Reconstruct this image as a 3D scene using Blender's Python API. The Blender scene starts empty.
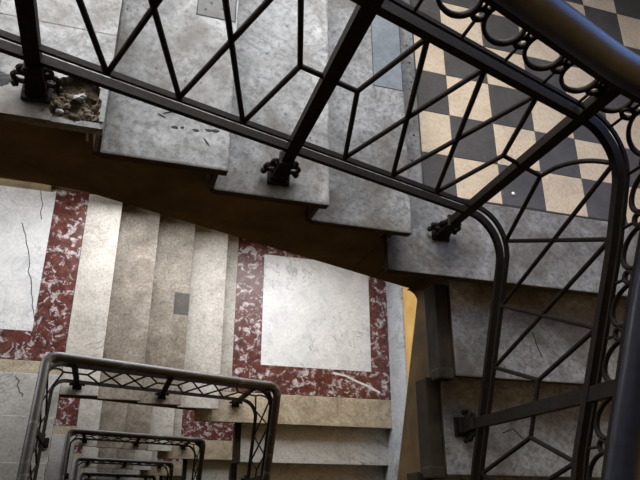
import bpy, bmesh, math, random
from mathutils import Vector, Matrix, noise
random.seed(7)
SC = bpy.context.scene
COL = SC.collection

# ------------------------------------------------------------------ dimensions
G, RS = 0.35, 0.127            # tread run (cross flights), riser
G2 = 0.3417                    # tread run (side flights)
D = 4.174                      # descent of one full turn
XL, XR, YB, YF = -1.95, 2.835, 1.82, -6.0     # room walls
YL = -0.094                    # front nose of the right landing
YN = 0.134                     # first nose of the left flight
EXR, EXL = 1.318, -0.285         # well ends of the side treads
NSIDE = 6                      # side treads built per flight

# ------------------------------------------------------------------ materials
def new_mat(name):
    m = bpy.data.materials.new(name); m.use_nodes = True
    nt = m.node_tree; b = nt.nodes['Principled BSDF']
    return m, nt, b

def ramp(nt, fac, stops):
    n = nt.nodes.new('ShaderNodeValToRGB'); e = n.color_ramp.elements
    while len(e) < len(stops): e.new(0.5)
    for el, (p, c) in zip(e, stops):
        el.position = p; el.color = (*c, 1)
    nt.links.new(fac, n.inputs[0]); return n.outputs[0]

def tex_pos(nt, scale=(1, 1, 1)):
    g = nt.nodes.new('ShaderNodeNewGeometry'); mp = nt.nodes.new('ShaderNodeMapping')
    mp.inputs['Scale'].default_value = scale
    nt.links.new(g.outputs['Position'], mp.inputs[0]); return mp.outputs[0]

def nz(nt, vec, scale, detail=6, rough=0.6, dist=0.0):
    n = nt.nodes.new('ShaderNodeTexNoise'); n.inputs['Scale'].default_value = scale
    n.inputs['Detail'].default_value = detail; n.inputs['Roughness'].default_value = rough
    n.inputs['Distortion'].default_value = dist
    nt.links.new(vec, n.inputs['Vector']); return n.outputs[0]

def vor(nt, vec, scale, feature='F1'):
    n = nt.nodes.new('ShaderNodeTexVoronoi'); n.feature = feature
    n.inputs['Scale'].default_value = scale
    nt.links.new(vec, n.inputs['Vector']); return n.outputs[0]

def mix(nt, fac, a, b, mode='MIX'):
    n = nt.nodes.new('ShaderNodeMix'); n.data_type = 'RGBA'; n.blend_type = mode
    for sock, v in ((n.inputs[0], fac), (n.inputs[6], a), (n.inputs[7], b)):
        if isinstance(v, (int, float)): sock.default_value = v
        elif isinstance(v, tuple): sock.default_value = (*v, 1)
        else: nt.links.new(v, sock)
    return n.outputs[2]

def bump(nt, b, h, s=0.2, d=0.01):
    n = nt.nodes.new('ShaderNodeBump'); n.inputs['Strength'].default_value = s
    n.inputs['Distance'].default_value = d
    nt.links.new(h, n.inputs['Height']); nt.links.new(n.outputs[0], b.inputs['Normal'])

def marble(name, light, mid, dark, vein, rough=0.5, spots=0.0, vein_w=0.03, scale=1.0, grime=0.5, stain=0.0):
    m, nt, b = new_mat(name); v = tex_pos(nt, (scale,) * 3)
    c = ramp(nt, nz(nt, v, 5, 8, 0.7, 0.6), [(0.3, dark), (0.5, mid), (0.7, light)])
    f = ramp(nt, nz(nt, v, 48, 7, 0.8), [(0.38, (0.30,) * 3), (0.51, (0.97,) * 3), (0.70, (1.4,) * 3)])
    c = mix(nt, grime, c, f, 'MULTIPLY')
    # veins: narrow band of a warped noise
    w = nz(nt, v, 2.6, 9, 0.6, 1.6)
    vm = ramp(nt, w, [(0.5 - vein_w, (0, 0, 0)), (0.5, (1, 1, 1)), (0.5 + vein_w, (0, 0, 0))])
    sel = ramp(nt, nz(nt, v, 1.7, 2), [(0.45, (0, 0, 0)), (0.62, (1, 1, 1))])
    c = mix(nt, mix(nt, 1.0, vm, sel, 'MULTIPLY'), c, vein)
    if stain:
        st = ramp(nt, nz(nt, v, 3.3, 5, 0.65, 0.8), [(0.44, (0, 0, 0)), (0.66, (stain,) * 3)])
        c = mix(nt, st, c, (0.065, 0.050, 0.034))
    if spots:
        s = ramp(nt, vor(nt, v, 30), [(0.08, (1, 1, 1)), (0.16, (0, 0, 0))])
        s2 = ramp(nt, nz(nt, v, 9, 3), [(0.52, (0, 0, 0)), (0.62, (spots,) * 3)])
        c = mix(nt, mix(nt, 1.0, s, s2, 'MULTIPLY'), c, (0.03, 0.027, 0.025))
    nt.links.new(c, b.inputs['Base Color']); b.inputs['Roughness'].default_value = rough; b.inputs['Specular IOR Level'].default_value = 0.3
    bump(nt, b, nz(nt, v, 60, 4, 0.7), 0.15, 0.004)
    return m

M = {}
M['tread'] = marble('grey_marble_tread', (0.34, 0.338, 0.335), (0.225, 0.223, 0.22), (0.095, 0.092, 0.088), (0.12, 0.12, 0.12), 0.55, 0.9, 0.02, 1.0, 0.72, 0.75)
M['tread_low'] = marble('beige_marble_tread', (0.53, 0.515, 0.49), (0.44, 0.425, 0.40), (0.30, 0.285, 0.265), (0.25, 0.22, 0.18), 0.5, 0.3, 0.02, 1.0, 0.5)
M['tread_brown'] = marble('brownish_marble_tread', (0.33, 0.30, 0.262), (0.225, 0.20, 0.17), (0.115, 0.098, 0.078), (0.16, 0.13, 0.10), 0.5, 0.4, 0.02, 1.0, 0.7)
M['step_white'] = marble('pale_marble_step', (0.52, 0.53, 0.53), (0.45, 0.46, 0.46), (0.34, 0.34, 0.335), (0.16, 0.15, 0.14), 0.5, 0.2, 0.012, 1.0, 0.4)
M['nosing'] = marble('yellowed_marble_nosing', (0.52, 0.46, 0.36), (0.40, 0.35, 0.27), (0.26, 0.21, 0.15), (0.18, 0.13, 0.09), 0.5, 0.4, 0.02, 1.2, 0.6)
M['white'] = marble('white_marble', (0.72, 0.74, 0.76), (0.64, 0.66, 0.69), (0.50, 0.52, 0.56), (0.22, 0.22, 0.24), 0.35, 0.0, 0.010, 1.0, 0.25)
M['slab'] = marble('blue_grey_slab', (0.15, 0.165, 0.185), (0.125, 0.14, 0.155), (0.09, 0.10, 0.115), (0.13, 0.14, 0.16), 0.5, 0.2, 0.01, 1.4, 0.3)
M['slab_dark'] = marble('dark_slab', (0.085, 0.08, 0.075), (0.06, 0.056, 0.052), (0.035, 0.032, 0.03), (0.05, 0.05, 0.05), 0.5, 0.2, 0.01, 1.4, 0.4)
M['dado'] = marble('blue_grey_marble', (0.50, 0.53, 0.57), (0.42, 0.45, 0.49), (0.32, 0.34, 0.38), (0.2, 0.2, 0.22), 0.35, 0.0, 0.02, 1.0, 0.4)

def red_marble():
    m, nt, b = new_mat('red_breccia_marble'); v = tex_pos(nt)
    wv = nt.nodes.new('ShaderNodeMix'); wv.data_type = 'VECTOR'; wv.inputs[0].default_value = 0.07
    nn = nt.nodes.new('ShaderNodeTexNoise'); nn.inputs['Scale'].default_value = 9; nt.links.new(v, nn.inputs['Vector'])
    nt.links.new(v, wv.inputs[4]); nt.links.new(nn.outputs['Color'], wv.inputs[5]); vv = wv.outputs[1]
    base = ramp(nt, nz(nt, v, 16, 6, 0.7), [(0.3, (0.022, 0.006, 0.006)), (0.5, (0.085, 0.021, 0.017)), (0.7, (0.15, 0.045, 0.036))])
    pale = ramp(nt, nz(nt, v, 24, 5, 0.7), [(0.35, (0.24, 0.17, 0.18)), (0.62, (0.52, 0.50, 0.53))])
    m1 = ramp(nt, nz(nt, vv, 15, 7, 0.72, 0.5), [(0.525, (0, 0, 0)), (0.57, (1, 1, 1))])
    m2 = ramp(nt, vor(nt, vv, 18, 'DISTANCE_TO_EDGE'), [(0.01, (0.10,) * 3), (0.03, (0, 0, 0))])
    mm = mix(nt, 1.0, m1, m2, 'LIGHTEN')
    c = mix(nt, mm, base, pale)
    nt.links.new(c, b.inputs['Base Color']); b.inputs['Roughness'].default_value = 0.35
    return m
M['red'] = red_marble()

def plain(name, c1, c2, rough=0.7, scale=6, metallic=0.0, bump_s=0.15, spec=0.5, bscale=50):
    m, nt, b = new_mat(name); v = tex_pos(nt)
    c = ramp(nt, nz(nt, v, scale, 7, 0.65, 0.3), [(0.3, c1), (0.7, c2)])
    nt.links.new(c, b.inputs['Base Color']); b.inputs['Roughness'].default_value = rough
    b.inputs['Metallic'].default_value = metallic
    b.inputs['Specular IOR Level'].default_value = spec
    bump(nt, b, nz(nt, v, bscale, 4, 0.7), bump_s, 0.004)
    return m
M['plaster'] = plain('brown_plaster', (0.075, 0.050, 0.024), (0.21, 0.142, 0.068), 0.85, 4, spec=0.2)
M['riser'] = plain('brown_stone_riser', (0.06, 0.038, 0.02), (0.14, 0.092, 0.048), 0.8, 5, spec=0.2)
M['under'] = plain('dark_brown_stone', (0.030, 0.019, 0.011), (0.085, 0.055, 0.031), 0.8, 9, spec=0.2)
M['bracket'] = plain('shaded_brown_stone', (0.012, 0.009, 0.006), (0.045, 0.032, 0.02), 0.85, 14, spec=0.2)  # darker copy of the brown stone, shade put into its colour
M['ochre'] = plain('ochre_wall_plaster', (0.46, 0.27, 0.08), (0.62, 0.40, 0.15), 0.9, 3, spec=0.2)
M['wall_dark'] = plain('dark_brown_wall_plaster', (0.05, 0.035, 0.02), (0.09, 0.065, 0.04), 0.9, 3, spec=0.2)
M['wall_brown'] = plain('brown_wall_plaster', (0.13, 0.09, 0.045), (0.2, 0.14, 0.075), 0.9, 3, spec=0.2)
M['cream_base'] = plain('cream_plaster', (0.20, 0.155, 0.10), (0.34, 0.27, 0.18), 0.85, 5, spec=0.2)
M['ceil'] = plain('ceiling_plaster', (0.12, 0.105, 0.085), (0.16, 0.14, 0.11), 0.9, 2, spec=0.2)
M['dirt_floor'] = plain('dark_stone_floor', (0.05, 0.045, 0.04), (0.11, 0.10, 0.085), 0.8, 3)
M['iron'] = plain('rusty_black_iron', (0.004, 0.003, 0.0022), (0.015, 0.009, 0.0055), 0.7, 40, 0.0, 0.5, 0.15, 120)
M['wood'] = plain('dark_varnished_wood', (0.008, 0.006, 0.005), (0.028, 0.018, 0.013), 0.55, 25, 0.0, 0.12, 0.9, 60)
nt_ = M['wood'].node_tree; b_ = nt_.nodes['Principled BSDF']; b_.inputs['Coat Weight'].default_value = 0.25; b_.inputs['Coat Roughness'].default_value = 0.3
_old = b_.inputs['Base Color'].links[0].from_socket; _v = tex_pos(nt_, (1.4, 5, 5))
nt_.links.new(mix(nt_, ramp(nt_, nz(nt_, _v, 2.2, 6, 0.7, 0.4), [(0.56, (0, 0, 0)), (0.64, (0.8, 0.8, 0.8))]), _old, (0.16, 0.155, 0.16)), b_.inputs['Base Color'])  # pale noise patches: scuffs and highlights painted into the varnish colour
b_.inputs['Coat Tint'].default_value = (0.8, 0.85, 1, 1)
M['tile_cream'] = marble('cream_floor_tile', (0.60, 0.485, 0.355), (0.53, 0.425, 0.305), (0.44, 0.345, 0.245), (0.40, 0.30, 0.2), 0.45, 0.0, 0.012, 1.3, 0.3)
M['tile_dark'] = marble('dark_floor_tile', (0.085, 0.078, 0.072), (0.070, 0.063, 0.057), (0.05, 0.045, 0.04), (0.12, 0.11, 0.1), 0.45, 0.0, 0.01, 1.3, 0.3)
M['grout'] = plain('dark_grout', (0.03, 0.028, 0.025), (0.06, 0.055, 0.05), 0.9)
M['rubble'] = plain('crumbled_mortar', (0.02, 0.014, 0.009), (0.15, 0.115, 0.08), 0.9, 34, 0, 0.9, 0.2, 80)
M['black'] = plain('black_stain', (0.004, 0.0035, 0.003), (0.012, 0.010, 0.009), 0.8, 30)
M['pebble'] = plain('white_chip', (0.7, 0.7, 0.68), (0.85, 0.85, 0.83), 0.6)

M['wood_blue_sheen'] = plain('dark_wood_with_blue_sheen', (0.006, 0.007, 0.013), (0.018, 0.022, 0.042), 0.5, 30, 0.0, 0.25, 0.25, 90)  # blue sky sheen put into the base colour as a tint
b_ = M['wood_blue_sheen'].node_tree.nodes['Principled BSDF']; b_.inputs['Coat Weight'].default_value = 0.6; b_.inputs['Coat Roughness'].default_value = 0.3
def emit(name, col, s):
    m, nt, b = new_mat(name)
    b.inputs['Base Color'].default_value = (*col, 1)
    b.inputs['Emission Color'].default_value = (*col, 1); b.inputs['Emission Strength'].default_value = s
    return m
M['sheen_pane'] = emit('added_blue_glow_glass', (0.26, 0.44, 1.0), 1.5)  # glow for the added pane that lends the handrail its blue sheen
M['day_pane'] = emit('pale_daylight_glass', (0.95, 0.97, 1.0), 0.08)

# ------------------------------------------------------------------ mesh helpers
def tag(o, label=None, cat=None, group=None, kind=None):
    if label: o['label'] = label
    if cat: o['category'] = cat
    if group: o['group'] = group
    if kind: o['kind'] = kind
    return o

def empty(name, loc, label, cat, group=None):
    o = bpy.data.objects.new(name, None); COL.objects.link(o); o.location = loc
    o.empty_display_size = 0.1
    return tag(o, label, cat, group)

def link(name, bm, mats, parent=None, smooth=False, kind=None):
    bmesh.ops.recalc_face_normals(bm, faces=bm.faces)
    me = bpy.data.meshes.new(name)
    if parent is not None:
        bm.transform(Matrix.Translation(-Vector(parent_loc(parent))))
    bm.to_mesh(me); bm.free()
    for m in (mats if isinstance(mats, (list, tuple)) else [mats]): me.materials.append(m)
    if smooth:
        for p in me.polygons: p.use_smooth = True
    o = bpy.data.objects.new(name, me); COL.objects.link(o)
    if parent is not None: o.parent = parent
    if kind: o['kind'] = kind
    return o

def parent_loc(o):
    l = Vector(o.location)
    while o.parent is not None:
        o = o.parent; l += o.location
    return l

def NB(): return bmesh.new()

def box(bm, x0, x1, y0, y1, z0, z1, bev=0.0, seg=2, mat=0):
    t = bmesh.new()
    r = bmesh.ops.create_cube(t, size=1)
    for v in t.verts:
        v.co = Vector(((x0 + x1) / 2 + v.co.x * (x1 - x0), (y0 + y1) / 2 + v.co.y * (y1 - y0), (z0 + z1) / 2 + v.co.z * (z1 - z0)))
    if bev: bmesh.ops.bevel(t, geom=t.edges[:], offset=bev, segments=seg, affect='EDGES', profile=0.6)
    merge(bm, t, mat)

def merge(bm, t, mat=0):
    mp = {}
    for v in t.verts: mp[v] = bm.verts.new(v.co)
    for f in t.faces:
        try:
            nf = bm.faces.new([mp[v] for v in f.verts]); nf.material_index = mat
        except ValueError: pass
    t.free()

def prism(bm, pts, axis, a, b, mat=0):
    """pts: closed polygon in the two other axes; extruded from a to b along axis"""
    def mk(p, t):
        return {'x': (t, p[0], p[1]), 'y': (p[0], t, p[1]), 'z': (p[0], p[1], t)}[axis]
    A = [bm.verts.new(mk(p, a)) for p in pts]; B = [bm.verts.new(mk(p, b)) for p in pts]
    n = len(pts)
    for i in range(n):
        f = bm.faces.new((A[i], A[(i + 1) % n], B[(i + 1) % n], B[i])); f.material_index = mat
    for loop in (A, B):
        f = bm.faces.new(loop); f.material_index = mat

def sweep(bm, path, prof, mat=0):
    """profile (n, z) swept along a path; n is the horizontal normal"""
    n = len(path); rings = []
    for i, p in enumerate(path):
        a = path[max(0, i - 1)]; c = path[min(n - 1, i + 1)]
        t = Vector((c[0] - a[0], c[1] - a[1], 0)); t.normalize()
        nn = Vector((-t.y, t.x, 0))
        rings.append([bm.verts.new(Vector(p) + nn * q[0] + Vector((0, 0, q[1]))) for q in prof])
    k = len(prof)
    for i in range(n - 1):
        for j in range(k):
            f = bm.faces.new((rings[i][j], rings[i][(j + 1) % k], rings[i + 1][(j + 1) % k], rings[i + 1][j])); f.material_index = mat
    bm.faces.new(rings[0]); bm.faces.new(rings[-1])

def bar(bm, pts, w, h=None):
    """rectangular bar along 3D points; w across, h along the other side"""
    h = h or w; n = len(pts); rings = []
    for i in range(n):
        p = Vector(pts[i]); t = (Vector(pts[min(n - 1, i + 1)]) - Vector(pts[max(0, i - 1)])).normalized()
        ref = Vector((0, 0, 1)) if abs(t.z) < 0.95 else Vector((0, 1, 0))
        s = t.cross(ref).normalized(); u = s.cross(t).normalized()
        c = 0.28
        prof = [(-.5, -.5 + c), (-.5 + c, -.5), (.5 - c, -.5), (.5, -.5 + c), (.5, .5 - c), (.5 - c, .5), (-.5 + c, .5), (-.5, .5 - c)]
        rings.append([bm.verts.new(p + s * a * w + u * b * h) for a, b in prof])
    for i in range(n - 1):
        for j in range(8):
            bm.faces.new((rings[i][j], rings[i][(j + 1) % 8], rings[i + 1][(j + 1) % 8], rings[i + 1][j]))
    bm.faces.new(rings[0]); bm.faces.new(rings[-1])

def torus(bm, c, T, R, rr, nu=28, nv=8, sq=1.0):
    U = Vector((0, 0, 1)); N = T.cross(U).normalized(); rings = []
    for i in range(nu):
        a = 2 * math.pi * i / nu; d = T * math.cos(a) + U * math.sin(a)
        rings.append([bm.verts.new(c + d * (R + rr * math.cos(2 * math.pi * j / nv)) + N * (rr * sq * math.sin(2 * math.pi * j / nv))) for j in range(nv)])
    for i in range(nu):
        for j in range(nv):
            bm.faces.new((rings[i][j], rings[i][(j + 1) % nv], rings[(i + 1) % nu][(j + 1) % nv], rings[(i + 1) % nu][j]))

def blob(bm, c, rx, ry, rz, seed=0, sub=2, amp=0.3):
    t = bmesh.new(); bmesh.ops.create_icosphere(t, subdivisions=sub, radius=1)
    for v in t.verts:
        k = 1 + amp * noise.noise(v.co * 1.7 + Vector((seed, seed * 2.3, 0)))
        v.co = Vector((c[0] + v.co.x * rx * k, c[1] + v.co.y * ry * k, c[2] + v.co.z * rz * k))
    merge(bm, t)

def copy_tree(o, dz, parent=None, keep=None):
    c = o.copy(); COL.objects.link(c)
    if parent is None: c.location.z += dz
    else: c.parent = parent
    for ch in [x for x in bpy.data.objects if x.parent == o]:
        copy_tree(ch, dz, c)
    return c

TH = 0.036      # tread slab thickness
# ------------------------------------------------------------------ cross flight (left to right, going down)
def tread_slab(name, x0, x1, y0, y1, z, mat, parent, th=TH, bev=0.007):
    bm = NB(); box(bm, x0, x1, y0, y1, z - th, z, bev)
    bm.normal_update(); bmesh.ops.recalc_face_normals(bm, faces=bm.faces)
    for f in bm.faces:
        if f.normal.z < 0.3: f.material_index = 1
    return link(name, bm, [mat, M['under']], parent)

YS = 0.05       # face of the cross-flight string
XS = 1.40       # face of the right string
XSL = -0.36     # face of the left string

def cross_flight(z0, label, mat, group=None, broken=False):
    root = empty('stair_flight', (0, 0, z0), label, 'stairs', group)
    pts = []
    for k in range(1, 4):
        zt = (4 - k) * RS - TH + z0 - 0.002
        pts += [((k - 1) * G - 0.05, zt), (k * G - 0.05, zt)]
    e = 1.017
    bot = lambda x: z0 - 0.003 - 0.407 * x
    pts += [(3 * G - 0.05, z0 - 0.05), (e, z0 - 0.05), (e, bot(e)), (-0.05, bot(-0.05))]
    bm = NB(); prism(bm, pts, 'y', YS, YB - 0.01)
    link('stair_string', bm, M['plaster'], root)
    for k in range(1, 4):
        z = (4 - k) * RS + z0
        tr = tread_slab('tread', (k - 1) * G - (0.008 if k == 1 else 0.024), k * G, 0.0, YB - 0.01, z, mat[k - 1], root)
        bm = NB(); box(bm, (k - 1) * G - 0.0365, (k - 1) * G - 0.024, 0.004, YB - 0.01, z + 0.0005, z + RS - TH - 0.001)
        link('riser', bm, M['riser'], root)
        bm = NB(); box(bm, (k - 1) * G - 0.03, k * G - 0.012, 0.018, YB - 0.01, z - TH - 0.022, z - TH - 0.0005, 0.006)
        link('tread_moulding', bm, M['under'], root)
    bm = NB(); box(bm, 3 * G - 0.047, 3 * G - 0.034, 0.03, YB - 0.01, z0 + 0.0005, z0 + RS - TH - 0.001)
    link('riser', bm, M['riser'], root)
    return root

# ------------------------------------------------------------------ right flight (towards the viewer, going down)
def right_flight(z0, label, mat, group=None):
    root = empty('stair_flight', (XR, YL, z0), label, 'stairs', group)
    pts = []; n = NSIDE
    nose = lambda k: YL - k * G2
    bot = lambda y: z0 - 0.56 + 0.4157 * (y - YS)
    yend = nose(n) + 0.03
    for k in range(1, n + 1):
        zt = z0 - k * RS - TH - 0.002
        pts += [(nose(k - 1) + 0.05, zt), (nose(k) + 0.05, zt)]
    pts = [(YS - 0.002, z0 - 0.066), (nose(0) + 0.05, z0 - 0.066)] + pts + [(nose(n) + 0.05, bot(nose(n) + 0.05)), (YS - 0.002, bot(YS))]
    bm = NB(); prism(bm, pts, 'x', XS, XR - 0.01)
    link('stair_string', bm, M['plaster'], root)
    for k in range(1, n + 1):
        z = z0 - k * RS
        tread_slab('tread', EXR, XR - 0.01, nose(k), nose(k - 1) + 0.045, z, mat, root)
        bm = NB(); box(bm, EXR + 0.03, XR - 0.01, nose(k - 1) + 0.034, nose(k - 1) + 0.047, z + 0.0005, z + RS - TH - 0.001)
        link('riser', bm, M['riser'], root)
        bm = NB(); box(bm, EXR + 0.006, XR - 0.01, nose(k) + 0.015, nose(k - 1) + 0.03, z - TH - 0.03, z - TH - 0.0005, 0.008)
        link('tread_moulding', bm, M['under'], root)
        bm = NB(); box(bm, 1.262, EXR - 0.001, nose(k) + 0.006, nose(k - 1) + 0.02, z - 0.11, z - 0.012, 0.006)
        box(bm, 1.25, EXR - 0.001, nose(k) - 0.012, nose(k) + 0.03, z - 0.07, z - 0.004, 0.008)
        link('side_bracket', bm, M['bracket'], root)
    return root

# ------------------------------------------------------------------ left flight (towards the viewer, going up)
def left_flight(z0, label, mat, group=None):
    zl = z0 + 4 * RS; n = NSIDE
    root = empty('stair_flight', (XL, YN, zl), label, 'stairs', group)
    nose = lambda j: YN - j * G2
    pts = [(YS - .002, zl - 0.05)]
    for j in range(n):
        zt = zl + (j + 1) * RS - TH - 0.002
        pts += [(min(YS - .002, nose(j) - 0.05), zt), (nose(j + 1) - 0.05, zt)]
    bot = lambda y: zl - 0.42 - 0.37 * (y - YN)
    pts += [(nose(n) - 0.05, bot(nose(n) - 0.05)), (YS - .002, bot(YS))]
    bm = NB(); prism(bm, pts, 'x', XL + 0.01, XSL)
    link('stair_string', bm, M['plaster'], root)
    for j in range(n):
        z = zl + (j + 1) * RS
        tread_slab('tread', XL + 0.01, EXL, nose(j + 1) - 0.045, nose(j), z, mat, root)
        bm = NB(); box(bm, XL + 0.01, EXL - 0.03, nose(j) - 0.047, nose(j) - 0.034, z - RS + 0.0005, z - TH - 0.001)
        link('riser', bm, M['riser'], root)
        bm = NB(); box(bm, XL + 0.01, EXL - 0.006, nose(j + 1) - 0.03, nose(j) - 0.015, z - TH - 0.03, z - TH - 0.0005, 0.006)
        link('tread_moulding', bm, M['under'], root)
    return root

# ------------------------------------------------------------------ landings
def slab_core(bm, x0, x1, z0, left=False):
    """body of a landing with the rounded well corner"""
    zt = z0 - TH - 0.003; zb = z0 - 0.56
    if left: zb = z0 - 0.42
    if left: pts = [(x0, zt), (x1, zt), (x1, z0 - 0.489), (XSL, z0 - 0.455), (x0, z0 - 0.455)]
    else: pts = [(x0, zt), (x1, zt), (x1, z0 - 0.573), (XS, z0 - 0.573), (x0, z0 - 0.003 - 0.407 * x0)]
    prism(bm, pts, 'y', YS, YB - 0.01)

def right_landing(z0, label, style, group=None):
    root = empty('stair_landing', (2.0, 0.9, z0), label, 'landing', group)
    bm = NB(); slab_core(bm, 1.02, XR - 0.01, z0)
    # concave fillet at the well corner
    R = 0.05; pts = [(XS - 0.001, YS - 0.001)]
    for i in range(7):
        a = math.pi / 2 * i / 6
        pts.append((XS - .002 - R + R * math.sin(a), YS - .002 - R + R * math.cos(a)))
    prism(bm, pts, 'z', z0 - 0.575, z0 - 0.12)
    link('landing_slab', bm, M['plaster'], root)
    x0 = 3 * G - 0.045
    if style == 'tiles':
        xs = [1.176, 1.318, 1.524, 1.73, 1.936, 2.138, 2.34, 2.545, 2.75, XR - 0.01]
        ys = [0.245, 0.43, 0.63, 0.835, 1.04, 1.245, 1.45, 1.655, YB - 0.01]
        bm = NB(); g = 0.0012
        box(bm, xs[0] - 0.004, xs[-1], ys[0] - 0.004, ys[-1], z0 - TH, z0 - 0.002, 0, mat=2)
        for i in range(len(xs) - 1):
            for j in range(len(ys) - 1):
                m = 1 if (i + j) % 2 == 0 else 0
                dz = random.uniform(-0.0006, 0.0006)
                box(bm, xs[i] + g, xs[i + 1] - g, ys[j] + g, ys[j + 1] - g, z0 - 0.01, z0 + dz, 0.0008, 1, mat=m)
        link('floor_tiles', bm, [M['tile_cream'], M['tile_dark'], M['grout']], root)
        tread_slab('side_border', x0, xs[0] - 0.005, 0.241, YB - 0.01, z0, M['tread'], root, TH, 0.004)
        bm = NB()
        box(bm, x0 + 0.001, XR - 0.01, YL, 0.239, z0 - TH, z0, 0.006)
        bm.normal_update(); bmesh.ops.recalc_face_normals(bm, faces=bm.faces)
        for f in bm.faces:
            if f.normal.z < .3: f.material_index = 1
        link('nosing_slab', bm, [M['tread'], M['under']], root)
    else:
        xi0, xi1, xo0, yi, yo = 1.455, 2.615, 1.183, 0.457, 0.19
        tread_slab('side_border', x0, xo0 - 0.002, yo, YB - 0.01, z0, M['tread_low'], root, TH, 0.003)
        tread_slab('nosing_slab', x0 + 0.001, XR - 0.01, YL, yo - 0.003, z0, M['nosing'], root)
        tread_slab('nosing_slab', 0.86, x0, YL, YS - 0.006, z0, M['nosing'], root)
        bm = NB()
        box(bm, xo0, xi0, yo, YB - 0.01, z0 - TH, z0 + 0.0003)
        box(bm, xi0, xi1, yo, yi, z0 - TH, z0 + 0.0003)
        box(bm, xi1, XR - 0.01, yo, YB - 0.01, z0 - TH, z0 + 0.0003)
        box(bm, xi0, xi1, 1.62, YB - 0.01, z0 - TH, z0 + 0.0003)
        bo = link('marble_border', bm, M['red'], root)
        tread_slab('marble_panel', xi0 + 0.002, xi1 - 0.002, yi + 0.002, 1.618, z0 + 0.0008, M['white'], root, TH, 0.0015)
    # front moulding and riser under the nose
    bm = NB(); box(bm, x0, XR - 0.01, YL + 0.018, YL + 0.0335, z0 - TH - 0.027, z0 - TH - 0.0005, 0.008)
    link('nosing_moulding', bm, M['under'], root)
    return root

def left_landing(z0, label, style, group=None):
    z = z0 + 4 * RS
    root = empty('stair_landing', (-1.0, 0.9, z), label, 'landing', group)
    bm = NB(); slab_core(bm, XL + 0.01, -0.0505, z, True)
    link('landing_slab', bm, M['plaster'], root)
    mt = M['tread'] if style == 'worn' else M['tread_low']
    xo, xi, yo, yi = -0.302, -0.575, 0.26, 0.497
    if style == 'worn': worn_nosing(root, z)
    else:
        tread_slab('nosing_slab', xo + 0.002, 0.0, 0.0, YB - 0.01, z, mt, root)
    tread_slab('front_strip', XL + 0.01, xo, YN - 0.046, yo - 0.002, z, M['nosing'], root, TH, 0.003)
    bm = NB()
    box(bm, xi, xo, yo, YB - 0.01, z - TH, z + 0.0003)
    box(bm, -1.70, xi, yo, yi, z - TH, z + 0.0003)
    box(bm, XL + 0.01, -1.70, yo, YB - 0.01, z - TH, z + 0.0003)
    link('marble_border', bm, M['red'], root)
    tread_slab('marble_panel', -1.698, xi - 0.002, yi + 0.002, YB - 0.01, z + 0.0008, M['white'], root, TH, 0.0015)
    bm = NB(); box(bm, -0.0235, -0.012, 0.018, YB - 0.01, z - TH - 0.022, z - TH - 0.0005, 0.006)
    link('nosing_moulding', bm, M['under'], root)
    return root

def worn_nosing(root, z):
    """broken nose slab of the top left landing: slab with a crumbled hole at its corner"""
    x0, x1, y0, y1 = -0.30, 0.0, 0.0, 0.30
    tread_slab('nosing_slab', x0, x1, y1 - 0.002, YB - 0.01, z, M['tread'], root, TH, 0.0)
    bm = NB(); nx, ny = 75, 75; V = {}
    poly = [(-0.128, 0.022), (-0.142, 0.08), (-0.122, 0.135), (-0.085, 0.158), (-0.05, 0.152), (-0.028, 0.125), (-0.016, 0.085), (-0.014, 0.02), (-0.05, 0.014), (-0.10, 0.016)]
    def inside(x, y):
        c = False; n = len(poly)
        for i in range(n):
            (ax, ay), (bx, by) = poly[i], poly[(i + 1) % n]
            if (ay > y) != (by > y) and x < (bx - ax) * (y - ay) / (by - ay) + ax: c = not c
        return c
    F = {}
    for i in range(nx + 1):
        for j in range(ny + 1):
            x = x0 + (x1 - x0) * i / nx; y = y0 + (y1 - y0) * j / ny
            wx = x + 0.012 * noise.noise(Vector((x * 40, y * 40, 0))); wy = y + 0.012 * noise.noise(Vector((x * 40, y * 40, 5)))
            ins = inside(wx, wy); h = 0
            if ins:
                h = -0.022 + 0.016 * noise.noise(Vector((x * 45, y * 45, 2))) + 0.008 * noise.noise(Vector((x * 130, y * 130, 3)))
                if y > 0.10: h -= 0.010
                h = max(h, -0.031)
            elif y < 0.02 and -0.125 < x < -0.0:
                h = -0.004
            F[i, j] = ins; V[i, j] = bm.verts.new((x, y, z + h))
    for i in range(nx):
        for j in range(ny):
            f = bm.faces.new((V[i, j], V[i + 1, j], V[i + 1, j + 1], V[i, j + 1]))
            f.material_index = 1 if sum(F[a, b] for a in (i, i + 1) for b in (j, j + 1)) >= 2 else 0
    # skirt down to the underside
    edge = [(i, 0) for i in range(nx + 1)] + [(nx, j) for j in range(1, ny + 1)] + [(i, ny) for i in range(nx - 1, -1, -1)] + [(0, j) for j in range(ny - 1, 0, -1)]
    low = [bm.verts.new((V[e].co.x, V[e].co.y, z - TH)) for e in edge]; n = len(edge)
    for k in range(n):
        f = bm.faces.new((V[edge[k]], V[edge[(k + 1) % n]], low[(k + 1) % n], low[k]))
    bm.faces.new(low)
    link('broken_nosing', bm, [M['tread'], M['rubble']], root)['label'] = 'broken slab corner with crumbled mortar in the hole'
    for k in range(9):
        bm = NB(); x = random.uniform(-0.12, -0.03); y = random.uniform(0.03, 0.09); s = random.uniform(0.005, 0.011)
        blob(bm, (x, y, z - 0.008), s * 1.4, s, s * 0.8, k, 1, 0.6)
        link('mortar_chip', bm, M['rubble'] if k % 3 else M['tread'], root)

# ------------------------------------------------------------------ railing
YP, XPR, XPL = 0.08, 1.396, -0.335
ARC = 0.15
ARL = 0.10
def arc_pts(cx, cy, r, a0, a1, n=10):
    return [(cx + r * math.cos(a0 + (a1 - a0) * i / n), cy + r * math.sin(a0 + (a1 - a0) * i / n)) for i in range(n + 1)]

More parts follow.
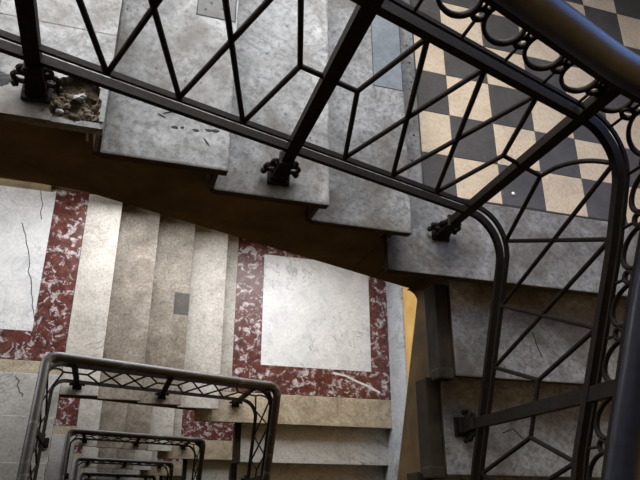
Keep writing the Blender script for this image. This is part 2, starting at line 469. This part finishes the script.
class Path:
    def __init__(s, pts):
        s.p = [Vector((x, y, 0)) for x, y in pts]; s.s = [0]
        for a, b in zip(s.p, s.p[1:]): s.s.append(s.s[-1] + (b - a).length)
    def at(s, t):
        t = max(0, min(s.s[-1], t))
        for i in range(len(s.p) - 1):
            if t <= s.s[i + 1] + 1e-9:
                f = (t - s.s[i]) / max(1e-9, s.s[i + 1] - s.s[i]); return s.p[i].lerp(s.p[i + 1], f)
        return s.p[-1].copy()
    def tan(s, t):
        d = s.at(t + 0.01) - s.at(t - 0.01); return d.normalized()

def interp(tab, s):
    if s <= tab[0][0]: return tab[0][1] + (s - tab[0][0]) * (tab[1][1] - tab[0][1]) / (tab[1][0] - tab[0][0])
    for (a, za), (b, zb) in zip(tab, tab[1:]):
        if s <= b: return za + (zb - za) * (s - a) / (b - a)
    (a, za), (b, zb) = tab[-2], tab[-1]
    return zb + (s - b) * (zb - za) / (b - a)

YEND = -2.05
def make_railing(z0, label, with_left, wood, rw, rh):
    root = empty('iron_railing', (XPR, YP, z0), label, 'railing')
    left = [(XPL, YEND)] if with_left else []
    pts = left + arc_pts(XPL + ARL, YP - ARL, ARL, math.pi, math.pi / 2) + arc_pts(XPR - ARC, YP - ARC, ARC, math.pi / 2, 0) + [(XPR, YEND)]
    P = Path(pts)
    la = math.pi / 2 * ARC; ll = math.pi / 2 * ARL
    sL = (YP - ARL - YEND) if with_left else 0.0        # arc length where the left bend starts
    s_of_x = lambda x: sL + ll + (x - (XPL + ARL))
    sR = s_of_x(XPR - ARC)                                # right bend starts
    s_right = lambda y: sR + la + (YP - ARC - y)
    s_left = lambda y: sL - (YP - ARL - y)
    # height tables (relative to the right landing)
    def table(x_a, z_a, slope, right, lslope=0.35, lift=0.13):
        t = []
        zxl = z_a - slope * (XPL + ARL - x_a)
        if with_left:
            t.append((0, zxl + lift + lslope * (YP - ARL - YEND)))
            t.append((sL, zxl + lift))
        t += [(s_of_x(XPL + ARL), zxl), (s_of_x(1.16), z_a - slope * (1.16 - x_a))]
        t += [(s_right(y), z) for y, z in right]
        y, z = right[-1]
        t.append((s_right(YEND), z + 0.371 * (YEND - y)))
        return t
    TB = table(0.527, 0.427, 0.3165, [(-0.058, 0.126), (-0.762, -0.184)])
    TU = table(0.538, 1.053, 0.325, [(-0.02, 0.76), (-0.238, 0.669), (-0.41, 0.58), (-0.765, 0.399)])
    TH_ = table(0.78, 1.142, 0.372, [(-0.02, 0.922), (-0.25, 0.812), (-0.40, 0.728), (-0.833, 0.519)], lift=0.06)
    zb = lambda s: interp(TB, s); zu = lambda s: interp(TU, s); zh = lambda s: interp(TH_, s)
    def pt(s, z): q = P.at(s); return Vector((q.x, q.y, z0 + z))
    ss = []
    s = 0.0
    while s < P.s[-1]: ss.append(s); s += 0.02
    ss.append(P.s[-1])
    # bottom rail: thin flat bar over a thicker channel
    bm = NB(); sweep(bm, [pt(s, zb(s)) for s in ss], [(-.012, -.009), (.012, -.009), (.012, .008), (-.012, .008)])
    link('bottom_rail', bm, M['iron'], root)
    bm = NB(); sweep(bm, [pt(s, zb(s) + 0.046) for s in ss], [(-.008, -.005), (.008, -.005), (.008, .005), (-.008, .005)])
    link('lower_flat_bar', bm, M['iron'], root)
    bm = NB(); sweep(bm, [pt(s, zu(s)) for s in ss], [(-.015, -.012), (.015, -.012), (.015, .012), (-.015, .012)])
    link('upper_rail', bm, M['iron'], root)
    bm = NB(); sweep(bm, [pt(s, zu(s) + 0.033) for s in ss], [(-.006, -.004), (.006, -.004), (.006, .004), (-.006, .004)])
    link('upper_flat_bar', bm, M['iron'], root)
    # handrail: flat iron under rounded wood
    HA = 0.07
    hp = Path(([(XPL, YEND)] if with_left else []) + arc_pts(XPL + HA, YP - HA, HA, math.pi, math.pi / 2, 8) + arc_pts(XPR - HA, YP - HA, HA, math.pi / 2, 0, 8) + [(XPR, YEND)])
    fine = [P.s[-1] * i / 1200 for i in range(1201)]; fp = [P.at(f) for f in fine]
    hpath = []
    n = int(hp.s[-1] / 0.015)
    for i in range(n + 1):
        q = hp.at(hp.s[-1] * i / n)
        j = min(range(1201), key=lambda j: (fp[j] - q).length_squared)
        hpath.append([q.x, q.y, zh(fine[j])])
    for _ in range(3):
        zz = [h[2] for h in hpath]
        for i in range(1, n): hpath[i][2] = (zz[i - 1] + zz[i] + zz[i + 1]) / 3
    hpath = [Vector((x, y, z0 + z)) for x, y, z in hpath]
    bm = NB(); sweep(bm, hpath, [(-rw * .93, 0), (rw * .93, 0), (rw * .93, .014), (-rw * .93, .014)])
    link('handrail_core', bm, M['iron'], root)
    half = [(.83, .0145), (.98, .2), (1.0, .48), (.90, .70), (.66, .88), (.29, .975)]
    half = [(a * rw, max(.0145, b * rh)) for a, b in half]
    prof = [(-a, b) for a, b in half] + [(0, rh)] + half[::-1]
    bm = NB(); sweep(bm, hpath, prof)
    hr = link('handrail', bm, wood, root, smooth=True); hr['label'] = 'dark wooden handrail with blue sheen tinted into its colour' if wood is M['wood_blue_sheen'] else 'dark varnished wooden handrail, scuffed, with painted-in shine'
    # posts
    posts = [(s_of_x(-0.169), 4 * RS), (s_of_x(0.527), 2 * RS), (s_of_x(1.227), 0.0)]
    k = 0
    for k in range(3):
        y = -0.603 - 0.683 * k
        posts.append((s_right(y), -(2 + 2 * k) * RS))
    if with_left:
        for k in range(3):
            y = -0.40 - 0.683 * k
            posts.append((s_left(y), 4 * RS + (2 + 2 * k) * RS))
    for s, zf in posts:
        q = P.at(s); T = P.tan(s); N = Vector((-T.y, T.x, 0))
        bm = NB(); t = bmesh.new()
        h0, h1 = zf + 0.012, zh(s) + 0.002
        # tapered flat bar with a slight swelling at the foot
        prof = [(0, .026, .022), (.05, .024, .019), (.09, .018, .013), (.30, .019, .013), (1, .021, .013)]
        rings = []
        for f, a, b in prof:
            z = h0 + (h1 - h0) * f; c = Vector((q.x, q.y, z0 + z))
            rings.append([bm.verts.new(c + T * a * i + N * b * j) for i, j in ((-1, -1), (1, -1), (1, 1), (-1, 1))])
        for r0, r1 in zip(rings, rings[1:]):
            for i in range(4): bm.faces.new((r0[i], r0[(i + 1) % 4], r1[(i + 1) % 4], r1[i]))
        bm.faces.new(rings[0]); bm.faces.new(rings[-1]); t.free()
        po = link('post', bm, M['iron'], root)
        # foot: plate, two scrolls and a collar
        bm = NB(); c = Vector((q.x, q.y, z0 + zf))
        box(bm, c.x - .036, c.x + .036, c.y - .036, c.y + .036, c.z + 0.0005, c.z + .012, .003, 1)
        box(bm, c.x - .028, c.x + .028, c.y - .028, c.y + .028, c.z + .0121, c.z + .034, .004, 1)
        for sg in (-1, 1):
            torus(bm, c + T * (0.036 * sg) + Vector((0, 0, .052)), T, .018, .007, 14, 6)
            torus(bm, c + T * (0.028 * sg) + Vector((0, 0, .086)), T, .011, .006, 12, 6)
            blob(bm, c + T * (0.052 * sg) + Vector((0, 0, .022)), .012, .012, .012, 3, 1, 0.1)
        box(bm, c.x - .024, c.x + .024, c.y - .024, c.y + .024, c.z + .105, c.z + .118, .004, 1)
        link('post_foot', bm, M['iron'], po)
    # rings between the upper rail and the handrail
    s = s_of_x(0.697)
    step = 0.139
    n0 = int(s / step); s -= n0 * step
    while s < P.s[-1] - 0.07:
        if s > 0.07:
            T = (pt(s + .05, (zu(s + .05) + zh(s + .05)) / 2) - pt(s - .05, (zu(s - .05) + zh(s - .05)) / 2)).normalized()
            c = pt(s, zh(s) - 0.040)
            bm = NB(); torus(bm, c, Vector((T.x, T.y, T.z)), 0.057, .0065, 32, 8, 1.3)
            link('ring', bm, M['iron'], root, smooth=True)
        s2 = s + step / 2
        if 0.05 < s2 < P.s[-1] - .05:
            lo, hi = zu(s2) + 0.041, zh(s2); c = pt(s2, hi - 0.055)
            T = P.tan(s2)
            bm = NB(); torus(bm, c, T, .016, .0065, 18, 8, 1.3)
            bar(bm, [c + Vector((0, 0, 0.018)), pt(s2, hi + .002)], .008)
            bar(bm, [pt(s2, lo - .004), c - Vector((0, 0, 0.018))], .008)
            link('small_ring', bm, M['iron'], root, smooth=True)
        s += step
    # lattice bars
    def nd(s, v): return pt(s, (zb(s) + 0.05) * (1 - v) + (zu(s) - 0.012) * v)
    def lb(a, b, mid=None):
        if mid is None: pl = [nd(*a), nd(*b)]
        else:
            pl = []
            for i in range(13):
                t = i / 12; s_ = a[0] + (b[0] - a[0]) * t
                v_ = a[1] + (b[1] - a[1]) * (t ** mid)
                pl.append(nd(s_, v_))
        bm = NB(); bar(bm, pl, .0135)
        link('lattice_bar', bm, M['iron'], root)
    def bone(s, d=1.0, left=True, right=True, wid=0.084, out=0.165):
        lb((s - wid, .53), (s + wid, .53))
        if left:
            lb((s - wid, .53), (s - out, 0)); lb((s - wid, .53), (s - out, 1))
        if right:
            lb((s + wid, .53), (s + out, 0)); lb((s + wid, .53), (s + out, 1))
    def crosses(a, b, n=2):
        xs = [a + (b - a) * i / n for i in range(n + 1)]
        for u, v in zip(xs, xs[1:]):
            lb((u, 0), (v, 1)); lb((u, 1), (v, 0))
    a, b, c = s_of_x(-0.169), s_of_x(0.527), s_of_x(1.227)
    bone(a, left=False); crosses(a + .17, b - .17); bone(b); crosses(b + .165, c - .17); bone(c, right=False)
    # right bend
    mid = (c + .084, .53)
    lb(mid, (s_right(-0.01), 0)); lb(mid, (s_right(0.0), 1), 0.55)
    p1 = s_right(-0.603)
    lb((s_right(0.0), 1), (s_right(-0.225), 0)); lb((s_right(-0.01), 0), (s_right(-0.2), 1))
    lb((s_right(-0.2), 1), (p1 - .175, 0)); lb((s_right(-0.225), 0), (p1 - .175, 1))
    bone(p1, out=0.175)
    p2 = s_right(-1.286); crosses(p1 + .175, p2 - .175); bone(p2, out=0.175)
    p3 = s_right(-1.969); crosses(p2 + .175, p3 - .175)
    # left bend
    mid = (a - .084, .53)
    sl0 = sL
    lb((a - .084, .53), (sl0 + 0.03, 0)); lb((a - .084, .53), (sl0 + 0.03, 1), 0.55)
    if with_left:
        q1 = s_left(-0.40)
        crosses(q1 + .175, sl0 + .03, 1); bone(q1, out=0.175)
        q2 = s_left(-1.083); crosses(q2 + .175, q1 - .175); bone(q2, out=0.175)
    return root

# ------------------------------------------------------------------ build the storeys
F1 = cross_flight(0, 'worn grey marble stair flight at the top, leading down to the checkered landing', [M['tread']] * 3)
R1 = right_flight(0, 'shadowed marble stair flight at lower right, running down from the checkered landing', M['tread'])
LR1 = right_landing(0, 'landing with cream and dark checkered floor tiles and a grey stone edge', 'tiles')
LL1 = left_landing(0, 'grey stone landing edge at upper left with a broken crumbled corner', 'worn')
RA1 = make_railing(0, 'large nearest wrought iron railing with lattice, rings and blue-lit wooden handrail', False, M['wood_blue_sheen'], .041, .085)

# inserts and marks on the top flight
def inset(name, x0, x1, y0, y1, z, mat, parent, label=None):
    bm = NB(); box(bm, x0, x1, y0, y1, z - 0.01, z + 0.0012, 0.0008, 1)
    o = link(name, bm, mat, parent)
    bm = NB(); w = .0025
    for (a, b, c, d) in ((x0 - w, x0, y0 - w, y1), (x1, x1 + w, y0 - w, y1), (x0 - w, x1 + w, y0 - w, y0)):
        box(bm, a, b, c, d, z - 0.01, z + 0.0008)
    link('seam', bm, M['black'], o)
    if label: o['label'] = label
inset('repair_slab', .925, 1.045, .607, YB - .01, RS, M['slab'], F1, 'blue-grey stone slab let into the lowest tread')
inset('repair_slab', .220, .340, .545, YB - .01, 3 * RS, M['slab_dark'], F1, 'darker grey stone slab let into the upper tread')
def dots(lst, z, parent, r=.005):
    for x, y in lst:
        bm = NB(); bmesh.ops.create_cone(bm, cap_ends=True, segments=12, radius1=r, radius2=r * .9, depth=.0016)
        for v in bm.verts: v.co += Vector((x, y, z + .0006))
        link('screw_hole', bm, M['black'], parent)
dots([(1.145, .50), (1.15, .60), (1.142, .68), (1.15, .76), (1.148, .86), (1.14, .95), (1.13, .38)], 0, LR1)
dots([(.245, .57), (.262, .60), (.25, .66), (.30, .585)], 3 * RS, F1, .005)
dots([(.86, .95), (.85, .86), (.84, .76), (.80, 1.05), (.78, 1.1), (.74, 1.02)], RS, F1, .005)
for i, (x, y, a, l, w) in enumerate([(.187, .118, 0, .011, .005), (.207, .121, .1, .006, .004), (.247, .119, 0, .010, .005), (.285, .126, .05, .013, .005), (.303, .128, 0.1, .012, .006),
                                     (.165, .165, .4, .018, .003), (.145, .15, -.4, .014, .003), (.28, .085, -.9, .016, .003)]):
    bm = NB(); blob(bm, (0, 0, 0), l, w, .0016, i, 2, 0.5)
    bm.transform(Matrix.Translation((x, y, 3 * RS)) @ Matrix.Rotation(a, 4, 'Z'))
    link('dark_scuff', bm, M['black'], F1)
bm = NB(); blob(bm, (-.262, .10, 4 * RS), .026, .020, .003, 4, 3, 0.5)
link('black_stain', bm, M['black'], LL1)
for i, pl in enumerate([[(2.205, -.24), (2.22, -.30), (2.235, -.34)], [(2.10, -.62), (2.15, -.60), (2.19, -.64)]]):
    bm = NB(); bar(bm, [(x - .53, y, -RS * (1 + i) + .0008) for x, y in pl], .004, .002); link('crack', bm, M['black'], R1)

bm = NB(); blob(bm, (1.577, .30, .004), .0075, .0075, .004, 2, 2, 0.2)
tag(link('stone_chip', bm, M['pebble']), 'tiny white chip lying on a dark tile of the checkered landing', 'chip')

# second storey, then copies of it further down
TURNS = 5
word = {1: 'second', 2: 'third', 3: 'fourth', 4: 'fifth'}
F2 = cross_flight(-D, 'pale beige marble stair flight between the two red-bordered landings', [M['tread_brown'], M['tread_brown'], M['tread_low']])
R2 = right_flight(-D, 'pale marble stair flight below the red-bordered landing, brown risers, at bottom centre', M['step_white'])
L2 = left_flight(-D, 'pale grey marble stair flight at the far lower left, rising towards the viewer', M['step_white'])
LR2 = right_landing(-D, 'landing with a white marble panel in a red marble border, centre of the picture', 'red')
LL2 = left_landing(-D, 'landing with a veined white marble panel and red border, at the left edge', 'red')
RA2 = make_railing(-D, 'second iron railing down, with a scuffed wooden handrail with painted-in shine around the well', True, M['wood'], .031, .052)

bm = NB(); box(bm, .562, .70, .82, 1.03, -D + 2 * RS - .01, -D + 2 * RS + .0012, .0008, 1)
link('repair_slab', bm, M['slab_dark'], F2)['label'] = 'small dark square stone let into the tread'
bm = NB(); bar(bm, [(2.20, .425, -D + .001), (2.33, .405, -D + .0012), (2.45, .355, -D + .001), (2.58, .31, -D + .0012), (2.70, .252, -D + .001)], .022, .002)
link('white_vein', bm, M['white'], LR2)['label'] = 'white vein slanting across the red border'
def crack(parent, pts, z, w=.008, mat='slab_dark'):
    pl = []
    for (ax, ay), (bx, by) in zip(pts, pts[1:]):
        for i in range(4):
            t = i / 4; pl.append((ax + (bx - ax) * t + random.uniform(-.012, .012), ay + (by - ay) * t + random.uniform(-.008, .008), z + .0012))
    pl.append((*pts[-1], z + .0012))
    bm = NB(); bar(bm, pl, w, .0024); link('crack', bm, M[mat], parent)
crack(LL2, [(-.80, 1.45), (-.72, 1.21), (-.68, 1.0), (-.62, .78), (-.545, .55)], 4 * RS - D, .007)
crack(LL2, [(-.70, 1.78), (-.66, 1.50)], 4 * RS - D, .006)
crack(L2, [(-.62, .11), (-.59, 0.03), (-.55, -.05)], 5 * RS - D, .006)

def without(o, names):
    return [c for c in bpy.data.objects if c.parent == o and c.name.split('.')[0] in names]

for k in range(2, TURNS):
    w = word[k]
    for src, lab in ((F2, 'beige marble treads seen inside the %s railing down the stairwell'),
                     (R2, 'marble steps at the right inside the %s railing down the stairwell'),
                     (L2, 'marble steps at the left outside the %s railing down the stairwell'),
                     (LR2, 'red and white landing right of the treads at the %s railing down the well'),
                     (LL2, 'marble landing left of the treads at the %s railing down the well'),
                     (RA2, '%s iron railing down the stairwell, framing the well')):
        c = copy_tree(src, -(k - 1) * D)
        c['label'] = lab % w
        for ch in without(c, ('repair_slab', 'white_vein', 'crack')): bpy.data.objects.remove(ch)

# ------------------------------------------------------------------ room shell
ZB, ZT = -5 * D - 1.0, 7.0
def struct(name, bm, mat): return link(name, bm, mat, kind='structure')
bm = NB(); box(bm, XR, XR + .3, YF - .3, YB + .3, ZB, ZT); struct('wall_right', bm, M['ochre'])
bm = NB(); box(bm, XL - .3, XR, YB, YB + .3, ZB, ZT); struct('wall_back', bm, M['wall_brown'])
bm = NB(); box(bm, XL - .3, XR, YF - .3, YF, ZB, ZT); struct('wall_front', bm, M['wall_dark'])
bm = NB(); box(bm, XL - .3, XL, YF, YB, ZB, ZT); struct('wall_left', bm, M['wall_brown'])
bm = NB(); box(bm, XL - .3, XR + .3, YF - .3, YB + .3, ZB - .3, ZB); struct('floor', bm, M['dirt_floor'])
SKX0, SKX1, SKY0, SKY1 = -1.4, 2.2, -4.4, 1.0
bm = NB()
for (a, b, c, d) in ((XL - .3, SKX0, YF - .3, YB + .3), (SKX1, XR + .3, YF - .3, YB + .3), (SKX0, SKX1, YF - .3, SKY0), (SKX0, SKX1, SKY1, YB + .3)):
    box(bm, a, b, c, d, ZT, ZT + .25)
struct('ceiling', bm, M['ceil'])
bm = NB()
for i in range(5):
    x = SKX0 + (SKX1 - SKX0) * i / 4; box(bm, x - .03, x + .03, SKY0, SKY1, ZT + .03, ZT + .12)
for i in range(6):
    y = SKY0 + (SKY1 - SKY0) * i / 5; box(bm, SKX0, SKX1, y - .02, y + .02, ZT + .04, ZT + .11)
sk = struct('window_1', bm, M['iron'])
bm = NB(); box(bm, SKX0, SKX1, SKY0, SKY1, ZT + .13, ZT + .14); p_ = link('pane', bm, M['day_pane']); p_.parent = sk

for k in range(TURNS):
    z = -k * D
    # dado on the right wall: level at the landing, stepping down with the flight
    bm = NB(); t = .018
    pts = [(YB - .001, z - .3), (YB - .001, z + .38), (0.0, z + .38), (-2.2, z + .38 - 2.2 * RS / G2), (-2.2, z - .35 - 2.2 * RS / G2), (0, z - .35)]
    prism(bm, pts, 'x', XR - t, XR - .0005)
    struct('baseboard_right', bm, M['dado'])
    bm = NB(); box(bm, XL + .02, -0.62, YB - .045, YB - .0105, z + 4 * RS + .002, z + 4 * RS + .08, .004)
    struct('baseboard_back', bm, M['cream_base'])

# tall windows above each storey in the back and left walls
def window(n, axis, a0, a1, z0_, z1_, wall, glass='day_pane'):
    bm = NB(); pb = NB(); f = .07
    rects = [(a0 - f, a0, z0_ - f, z1_ + f), (a1, a1 + f, z0_ - f, z1_ + f), (a0, a1, z0_ - f, z0_), (a0, a1, z1_, z1_ + f)]
    nm = max(2, round((a1 - a0) / .6))
    for i in range(1, nm):
        a = a0 + (a1 - a0) * i / nm; rects.append((a - .02, a + .02, z0_, z1_))
    rects.append((a0, a1, (z0_ + z1_) / 2 - .02, (z0_ + z1_) / 2 + .02))
    for (a, b, c, d) in rects:
        if axis == 'x': box(bm, a, b, wall - .06, wall - .001, c, d)
        elif wall < 0: box(bm, wall + .001, wall + .06, a, b, c, d)
        else: box(bm, wall - .06, wall - .001, a, b, c, d)
    if axis == 'x': box(pb, a0, a1, wall - .02, wall - .001, z0_, z1_)
    elif wall < 0: box(pb, wall + .001, wall + .02, a0, a1, z0_, z1_)
    else: box(pb, wall - .02, wall - .001, a0, a1, z0_, z1_)
    w_ = struct('window_%d' % n, bm, M['cream_base'])
    p_ = link('pane', pb, M[glass]); p_.parent = w_
WIN = []
n = 1
for k in range(TURNS):
    z = -k * D
    zb0, zb1 = (.85, 2.2) if k == 0 else (z + .75, z + 1.9)
    n += 1
    xw = (-1.75, 1.3) if k == 0 else (-.3, 2.2)
    window(n, 'x', xw[0], xw[1], zb0, zb1, YB); WIN.append(('x', (xw[0] + xw[1]) / 2, (zb0 + zb1) / 2, xw[1] - xw[0], zb1 - zb0, k))
    zl0, zl1 = z + 4 * RS + 0.65, z + 4 * RS + 1.9
    n += 1; window(n, 'y', .65, 1.7, zl0, zl1, XL); WIN.append(('y', 1.175, (zl0 + zl1) / 2, 1.05, zl1 - zl0, k))

window(n + 1, 'y', .35, 1.7, .75, 2.5, XR, 'sheen_pane')  # added unseen window, placed for its blue reflection on the near handrail
# ------------------------------------------------------------------ light
def area(name, loc, rot, sx, sy, power, col, spread=math.pi):
    l = bpy.data.lights.new(name, 'AREA'); l.shape = 'RECTANGLE'; l.size = sx; l.size_y = sy
    l.energy = power; l.color = col; l.spread = spread
    o = bpy.data.objects.new(name, l); COL.objects.link(o); o.location = loc; o.rotation_euler = rot
    return o
area('skylight_daylight', ((SKX0 + SKX1) / 2, (SKY0 + SKY1) / 2, ZT - .02), (0, 0, 0), SKX1 - SKX0, SKY1 - SKY0, 6, (1.0, .98, .95))
PB, PL = (178, 94, 50, 36, 26), (54, 33, 22, 16, 12)
for ax, a, z, wd, ht, k in WIN:
    if ax == 'x': area('window_daylight', (a, YB - .08, z), (-math.radians(90), 0, 0), wd, ht, PB[k], (.955, .98, 1.0) if k == 0 else (1.0, .985, .965))
    else: area('window_daylight', (XL + .08, a, z), (0, -math.radians(90), 0), ht, wd, PL[k], (1.0, .98, .955))

w = bpy.data.worlds.new('World'); SC.world = w; w.use_nodes = True
bg = w.node_tree.nodes['Background']; bg.inputs[0].default_value = (1, .98, .95, 1); bg.inputs[1].default_value = 0.05

# ------------------------------------------------------------------ camera
cam = bpy.data.cameras.new('camera'); co = bpy.data.objects.new('camera', cam); COL.objects.link(co)
RR = [[0.9537938401788129, -0.0011900822320529618, 0.3004594717116339], [0.11684260594357763, -0.9198134707630758, -0.37455438115058515], [0.27681242001266315, 0.3923541292086334, -0.8771733702180362]]
r0, r1, r2 = [Vector(v) for v in RR]
co.matrix_world = Matrix(((r0.x, -r1.x, -r2.x, 0.0996), (r0.y, -r1.y, -r2.y, -0.9285), (r0.z, -r1.z, -r2.z, 2.0516), (0, 0, 0, 1)))
cam.sensor_width = 36; cam.lens = 655.78 * 36 / 640; cam.clip_start = 0.02; cam.clip_end = 100
SC.camera = co

SC.view_settings.view_transform = 'Standard'; SC.view_settings.look = 'None'
SC.view_settings.exposure = 0.0; SC.view_settings.gamma = 1.0; SC.view_settings.use_curve_mapping = False

# repeats of one kind share a group
for o in list(bpy.data.objects):
    if o.parent is None and o.get('category') in ('stairs', 'landing', 'railing'):
        o['group'] = {'stairs': 'marble flights winding down the stairwell', 'landing': 'corner landings of the stairwell', 'railing': 'iron railings around the well'}[o['category']]
